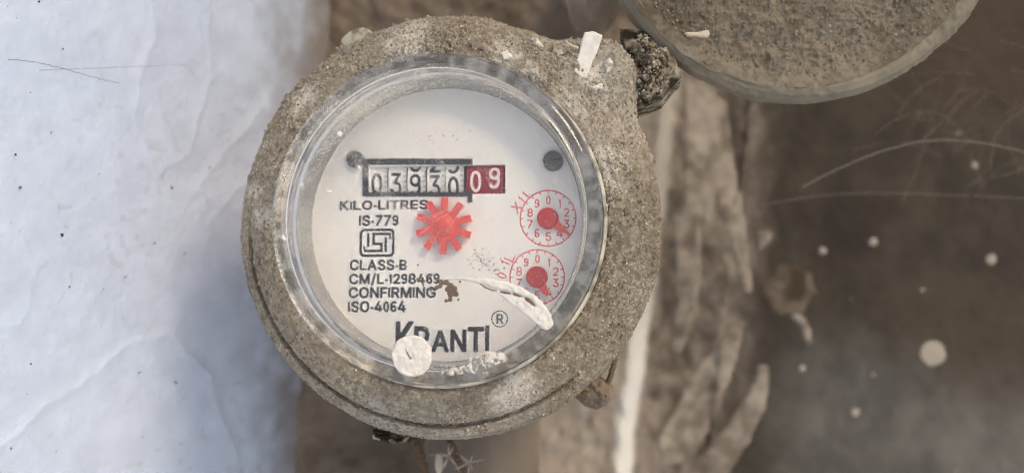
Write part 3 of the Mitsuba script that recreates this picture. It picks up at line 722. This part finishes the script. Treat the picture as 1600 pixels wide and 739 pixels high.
# brown dirt: a small heap beside the end of the third and fourth text lines
hp = []
for px, py, r in ((672, 433, 2.2), (658, 430, 2.0), (653, 436, 2.4), (684, 437, 2.6), (690, 441, 4), (697, 441, 4), (682, 449, 3.4), (688, 447, 3.2), (704, 446, 4.5), (709, 452, 5), (704, 459, 5), (699, 452, 4), (712, 459, 4), (703, 468, 3.4), (697, 470, 2.5), (716, 468, 1.8), (653, 414, 1.6), (719, 440, 2), (673, 453, 2), (661, 445, 1.6)):
    hp.append(ragged(Point(*cpt(px, py)).buffer(r * MM, 12), 0.3 * r * MM, 1500, int(px), 40))
g = unary_union(hp)
addm('dirt_crumbs', trimesh.util.concatenate([patch(q, 0.0001, crust_top(0.0007, 1300, 6), base=-0.0001, edge=0.0002) for q in getattr(g, 'geoms', [g])]).apply_translation([0, 0, GT]), 'clod_soil', True, kind='stuff', label='brown dirt crumbs stuck on the cover beside the printed lines', category='dirt')

# fine scratches in the clear cover
scr = []
for k in range(46):
    q = rng.uniform(-0.7, 0.7, 2) * GO; a = rng.normal(0.7, 0.7); l = rng.uniform(0.003, 0.014); b2 = rng.normal(0, 0.0006)
    p_ = np.array([[q[0] + math.cos(a) * l * (t - .5) - math.sin(a) * b2 * (1 - (2 * t - 1) ** 2), q[1] + math.sin(a) * l * (t - .5) + math.cos(a) * b2 * (1 - (2 * t - 1) ** 2), GT] for t in np.linspace(0, 1, 12)])
    if np.hypot(p_[:, 0], p_[:, 1]).max() < GO - 0.003: scr.append(tube(p_, 0.000028, 4))
pbr('scratch_white', (0.75, 0.74, 0.72), 0.7, 0.2)
addm('water_meter__cover__scratches', trimesh.util.concatenate(scr), 'scratch_white', kind='stuff')

# dust specks and dust veils on the cover
pos, sz, col = [], [], []


def dust(px, py, sx, sy, n, r0, r1, c, ang=0.0):
    for k in range(n):
        u, v = rng.normal(0, sx), rng.normal(0, sy)
        a = math.radians(ang); q = cpt(px + u * math.cos(a) + v * math.sin(a), py - u * math.sin(a) + v * math.cos(a))
        if np.hypot(*q) > GO - 0.0028: continue
        pos.append([*q, GT]); sz.append(rng.uniform(r0, r1)); col.append(np.array(c) * rng.uniform(0.7, 1.2))


PALE, BRN, DRK = (0.62, 0.58, 0.53), (0.26, 0.19, 0.13), (0.10, 0.08, 0.06)
for px, py, sx, sy, n, ang in ((540, 190, 22, 10, 1500, 35), (575, 165, 26, 8, 1500, 22), (630, 138, 30, 6, 800, 8), (660, 118, 30, 5, 500, 5), (500, 235, 18, 8, 500, 50), (770, 135, 40, 8, 450, -20), (600, 280, 30, 18, 120, 0), (560, 255, 12, 10, 110, 0), (850, 480, 14, 10, 120, -40)):
    dust(px, py, sx, sy, n, 0.00004, 0.00011, PALE, ang)
dust(690, 330, 130, 110, 500, 0.00002, 0.00006, PALE)
dust(690, 340, 120, 110, 70, 0.00004, 0.00012, BRN)
dust(752, 405, 16, 10, 60, 0.00006, 0.00018, BRN, -40)
dust(745, 395, 26, 4, 40, 0.00005, 0.00014, BRN, -40)
dust(765, 415, 12, 7, 40, 0.00006, 0.00016, DRK, -40)
dust(700, 215, 24, 10, 22, 0.00006, 0.00018, BRN)
dust(860, 215, 18, 12, 20, 0.00006, 0.00014, (0.4, 0.42, 0.25))
dust(770, 450, 40, 12, 60, 0.00008, 0.00022, (0.75, 0.72, 0.67), -20)
for px, py, r in ((531, 209, 4), (472, 289, 3), (514, 300, 4.5), (443, 371, 5), (561, 262, 3)):
    pos.append([*cpt(px, py), GT]); sz.append(r * MM); col.append((0.8, 0.78, 0.74))
nf = 80000                       # an uneven film of fine dust
fr_ = (GO - 0.003) * np.sqrt(rng.uniform(0, 1, nf)); fa = np.where(rng.uniform(0, 1, nf) < 0.35, rng.uniform(1.3, 3.4, nf), rng.uniform(0, 2 * math.pi, nf))
fp = np.c_[fr_ * np.cos(fa), fr_ * np.sin(fa), np.full(nf, GT)]
den = np.clip((meshkit.fbm(fp * 75 + 3, 4, 81) - 0.36) * 3.2, 0.05, 1) * (0.18 + 0.82 * np.clip((fr_ / GO - 0.45) * 2, 0, 1))
ua = np.degrees(fa); sm = np.clip((fr_ - 0.028) / 0.003, 0, 1) * np.clip((ua - 85) / 25, 0, 1) * np.clip((190 - ua) / 25, 0, 1)
lowr = np.clip((fr_ - 0.0305) / 0.003, 0, 1) * np.clip((ua - 215) / 25, 0, 1) * np.clip((335 - ua) / 25, 0, 1)
den = np.maximum(den, lowr * np.clip((meshkit.fbm(fp * 260 + 19, 4, 85) - 0.40) * 5, 0, 1) * 1.5)
den = np.maximum(den, sm * np.clip((meshkit.fbm(fp * 210 + 9, 4, 84) - 0.44) * 7, 0, 1) * 2)
den = np.maximum(den, np.clip((meshkit.fbm(np.c_[fp[:, 0] * 260 + fp[:, 1] * 200, fp[:, 0] * 30 - fp[:, 1] * 40, 0 * fr_], 3, 82) - 0.60) * 6, 0, 1))
fp = fp[rng.uniform(0, 1, nf) < den]
pos += list(fp); sz += list(rng.uniform(0.00003, 0.00007, len(fp))); col += list(np.array([(0.72, 0.69, 0.65)]) * rng.uniform(0.8, 1.15, (len(fp), 1)))
addm('cover_dust', grains(np.array(pos), np.array(sz), 8, 0.35), VCOL, False, np.repeat(np.array(col), 12, 0), kind='stuff', label='fine pale dust and brown specks on the clear cover', category='dust')

# ---------------------------------------------------------------- bits lying on the ring and lid


def ring_z(x, y):
    r = np.hypot(x, y); i = (np.degrees(np.arctan2(y, x)) % 360 / 360 * N).astype(int) % N
    rows = np.hypot(V[i, :, 0], V[i, :, 1]); rows[..., :10] = 0; rows[..., -40:] = 9
    j = np.abs(rows - r[..., None]).argmin(-1)
    return V[i, j, 2]




def chip(key, pts, h, label, cat='chip', mat='chalk', group=None, rag=0.0005, bend_=0.0):
    zc = -0.001
    p = ragged(Polygon([loc(*q, zc) for q in pts]), rag, 700, len(label), 140)
    m = patch(p, 0.00016, lambda x, y, d: h * (0.7 + 0.5 * meshkit.fbm(np.stack([x, y, 0 * x], -1) * 900, 3, 51)), base=-0.0001, edge=0.00018)
    c = m.vertices[:, :2].mean(0)
    z0 = np.median(ring_z(m.vertices[:, 0], m.vertices[:, 1])) + 0.0004
    d = np.hypot(*(m.vertices[:, :2] - c).T)
    m.vertices[:, 2] += z0 + bend_ * d
    lab = dict(label=label, category=cat)
    if group: lab['group'] = group
    addm(key, m, mat, True, **lab)


chip('paint_flake', [(914, 52), (925, 50), (941, 56), (934, 78), (925, 96), (917, 124), (906, 121), (897, 114), (903, 90), (908, 70)], 0.0005, 'long white paint flake lying on the ring near the hinge', 'paint flake', 'whitewash', rag=0.0004, bend_=0.06)
G = 'small pale chips on the dirty ring'
chip('pale_chip', [(830, 58), (838, 54), (848, 70), (840, 72), (832, 68)], 0.0005, 'small cream chip on the top of the ring, left of the long flake', group=G)
chip('pale_chip', [(944, 103), (952, 90), (958, 98), (956, 108), (948, 112)], 0.0004, 'pointed pale chip just right of the long white flake', group=G)
chip('pale_chip', [(924, 138), (940, 132), (943, 140), (930, 144)], 0.0005, 'flat pale chip on the ring below the long white flake', group=G)
chip('pale_chip', [(944, 320), (951, 319), (952, 332), (946, 334)], 0.0007, 'tiny white chip on the right side of the ring beside the upper sub-dial', group=G)
chip('pale_chip', [(974, 328), (982, 325), (986, 333), (977, 337)], 0.0006, 'dull tan chip on the ring right of the tiny white chip', mat='clod_soil', group=G)
chip('pale_chip', [(782, 86), (794, 80), (800, 92), (788, 98)], 0.0004, 'powdery white chip on the ring just above the cover', group=G)
chip('pale_chip', [(868, 80), (876, 76), (880, 84), (870, 86)], 0.0005, 'small white chip on the ring left of the long flake, below its top', group=G)
# smooth pale boss on the ring's upper left edge
bs = lathe([(0, 0.0010), (0.0020, 0.0008), (0.0027, 0.0002), (0.0030, -0.004), (0, -0.004)], 40); bs.vertices[:, 0] *= 1.6
bs.apply_transform(trimesh.transformations.rotation_matrix(math.radians(28), [0, 0, 1])); q = loc(556, 63, -0.006); bs.apply_translation([q[0], q[1], -0.0062])
pbr('boss_metal', proc(lambda p, n, uv: mix((0.17, 0.15, 0.115), (0.42, 0.39, 0.32), smoothstep(0.3, 0.65, fbm(p.x * 500, p.y * 500, 1, 4)))), 0.7, 0.3)
addm('water_meter__ring__boss', bs, 'boss_metal', 40)


def lid_chip(key, pts, label, cat, mat, z=0.0008):
    p = ragged(Polygon([at(*q, ZL)[:2] for q in pts]), 0.00015, 900, 7, 120)
    m = patch(p, 0.00014, lambda x, y, d: 0.0004 + 0 * x, base=-0.0001, edge=0.0003)
    m.vertices[:, 2] += ZL + z + 0.0014
    add(key, m, mat, True, label=label, category=cat)


pbr('husk', (0.55, 0.48, 0.39), 0.8, 0.2)
lid_chip('pale_husk', [(1067, 55), (1076, 54), (1088, 54), (1104, 50), (1106, 57), (1100, 62), (1085, 60), (1072, 60)], 'slim pale husk lying on the soil in the open lid', 'husk', 'husk')
lid_chip('soil_chip', [(1094, 98), (1108, 95), (1112, 103), (1102, 106)], 'small flat tan crumb on the soil near the lower left rim of the lid', 'crumb', 'clod_soil')


def clod(key, pts, zc, thick, seed, mat='clod_soil', **lab):
    p = ragged(Polygon([loc(*q, zc) for q in pts]), 0.0004, 600, seed, 160)
    up = patch(p, 0.00022, lambda x, y, d: np.clip(d / 0.003, 0, 1) ** 0.5 * thick + (meshkit.fbm(np.stack([x, y, 0 * x], -1) * 650, 5, seed) - 0.5) * 0.0042, base=-0.005, edge=0.0009)
    up.vertices[:, 2] += zc
    return addm(key, up, mat, True, **lab)


clod('dirt_clod', [(893, 618), (930, 580), (938, 590), (957, 604), (958, 620), (948, 634), (932, 642), (915, 638)], -0.011, 0.004, 61, label='brown dirt clod hanging under the lower right edge of the ring', category='dirt clod')
clod('dirt_clod', [(575, 672), (600, 676), (632, 684), (630, 692), (610, 695), (590, 688)], -0.018, 0.003, 62, 'dark_soil', label='dark dirt lump under the lower left edge of the ring', category='dirt clod')
clod('lime_chip', [(576, 681), (594, 685), (593, 690), (580, 688)], -0.015, 0.0012, 63, 'whitewash', label='white lime chip beside the dark lump under the ring', category='chip')
tw = curve([[*loc(948, 604, -0.012), -0.013], [*loc(956, 580, -0.012), -0.011], [*loc(961, 560, -0.010), -0.010], [*loc(966, 543, -0.010), -0.011]], 24, 0.00012, 2)
addm('twig', tube(tw, 0.00075, 7), 'clod_soil', 40, label='thin dirt-covered twig rising from the clod beside the ring', category='twig')
cb = []
for k in range(22):
    q = loc(*rng.normal([1007, 463], [3, 4]), -0.008); cb.append([*q, -0.0085 + rng.uniform(0, 0.001)])
addm('dirt_lump', grains(np.array(cb), rng.uniform(0.0002, 0.0006, 22), 9), 'dark_soil', label='tiny dark dirt lump clinging to the right edge of the ring', category='dirt lump')
cb = []
for px, py in ((1012, 322), (1016, 346), (1020, 300), (1014, 400)):
    for k in range(6): cb.append([*loc(*rng.normal([px, py], [2, 4]), -0.008), -0.008])

# roots and fibres below the ring
for pts, r, mat, lab in (([(643, 685), (655, 705), (664, 742)], 0.0012, 'root_brown', 'brown root below the ring, leftmost of the two brown roots'),
                         ([(703, 688), (712, 710), (728, 745)], 0.0010, 'root_brown', 'brown root below the ring, right of the pale fibres')):
    add('dry_root', tube(curve([at(*p, 0.068) for p in pts], 20, 0.0002, 4), r, 8), mat, 40, label=lab, category='root')
for cx, cy, lab, sd in ((700, 712, 'pale star of dry fibres below the ring, nearer the wall', 1), (733, 722, 'pale star of dry fibres below the ring, farther from the wall', 2)):
    g2 = np.random.default_rng(sd); fb = []
    for k in range(9):
        a = g2.uniform(0, 2 * math.pi); l = g2.uniform(12, 30)
        fb.append(tube(curve([at(cx, cy, 0.074), at(cx + math.cos(a) * l * .5 + 1, cy + math.sin(a) * l * .5, 0.076), at(cx + math.cos(a) * l, cy + math.sin(a) * l, 0.075)], 8), 0.00016, 5, np.linspace(1.3, 0.4, 8)))
    add('fibre_tuft', trimesh.util.concatenate(fb), 'root_pale', 40, label=lab, category='dry fibres')
sd_ = trimesh.creation.icosphere(3, 1.0); sd_.vertices *= [0.0011, 0.0030, 0.0010]; sd_.apply_translation(at(686, 724, 0.074))
add('seed_husk', sd_, 'root_pale', True, label='pale drop-shaped seed hanging among the fibres below the ring', category='seed')

# hinge wisp and cobweb threads
ws = curve([[*loc(884, 62, 0), -0.001], [*loc(890, 70, 0), 0.000], [*loc(903, 74, 0), -0.0008]], 16)
addm('plant_wisp', tube(ws, 0.00035, 7, np.linspace(0.5, 1, 16)), 'husk', 40, label='short curved pale wisp just left of the long white flake', category='wisp')


def wthread(pts):
    o = []
    for px, py in pts:
        y, z = wall_at(px, py); o.append([wall_x(z, y) + 0.003, y, z])
    return o


for pts, r, lab in (([(-10, 93), (60, 103), (120, 119), (168, 130)], 0.00006, 'dark cobweb thread across the upper left of the wall, sloping down'),
                    ([(40, 110), (130, 107), (230, 103), (268, 102), (292, 124)], 0.00004, 'faint dark cobweb thread high on the wall, nearly level')):
    add('cobweb_thread', tube(curve(wthread(pts), 40, 0.00006, 3), r, 5), 'dark_thread', label=lab, category='cobweb thread')
for pts, r, z, lab in (([(1255, 292), (1330, 255), (1400, 230), (1480, 219), (1610, 240)], 0.00008, 0.055, 'long pale thread arching above the dark floor at right'),
                       ([(1190, 320), (1290, 305), (1400, 302), (1610, 310)], 0.00004, 0.045, 'faint level thread below the arched one')):
    add('hanging_thread', tube(curve([at(*p, z) for p in pts], 50, 0.00008, 5), r, 6), 'thread', label=lab, category='thread')

labels['water_meter'] = {'label': 'round water meter with a number counter, red flow wheel and dirt-caked collar', 'category': 'water meter'}

g3 = np.random.default_rng(21); web = []
for k in range(34):
    cx, cy = g3.normal([1500, 175], [75, 60]); a = g3.normal(0.35, 0.9); l = g3.uniform(50, 170); bow = g3.normal(0, 14)
    p_ = [at(cx + math.cos(a) * l * t - math.sin(a) * bow * (1 - 4 * t * t), cy - math.sin(a) * l * t - math.cos(a) * bow * (1 - 4 * t * t), 0.045 + 0.012 * math.sin(k * 1.7 + 2 * t)) for t in np.linspace(-.5, .5, 12)]
    web.append(tube(curve(p_, 22, 0.0001, k), 0.000024, 4, g3.uniform(0.6, 1.4, 22)))
add('cobweb', trimesh.util.concatenate(web), 'thread', kind='stuff', label='faint tangle of fine cobweb strands above the dark floor below the lid, at right', category='cobweb')
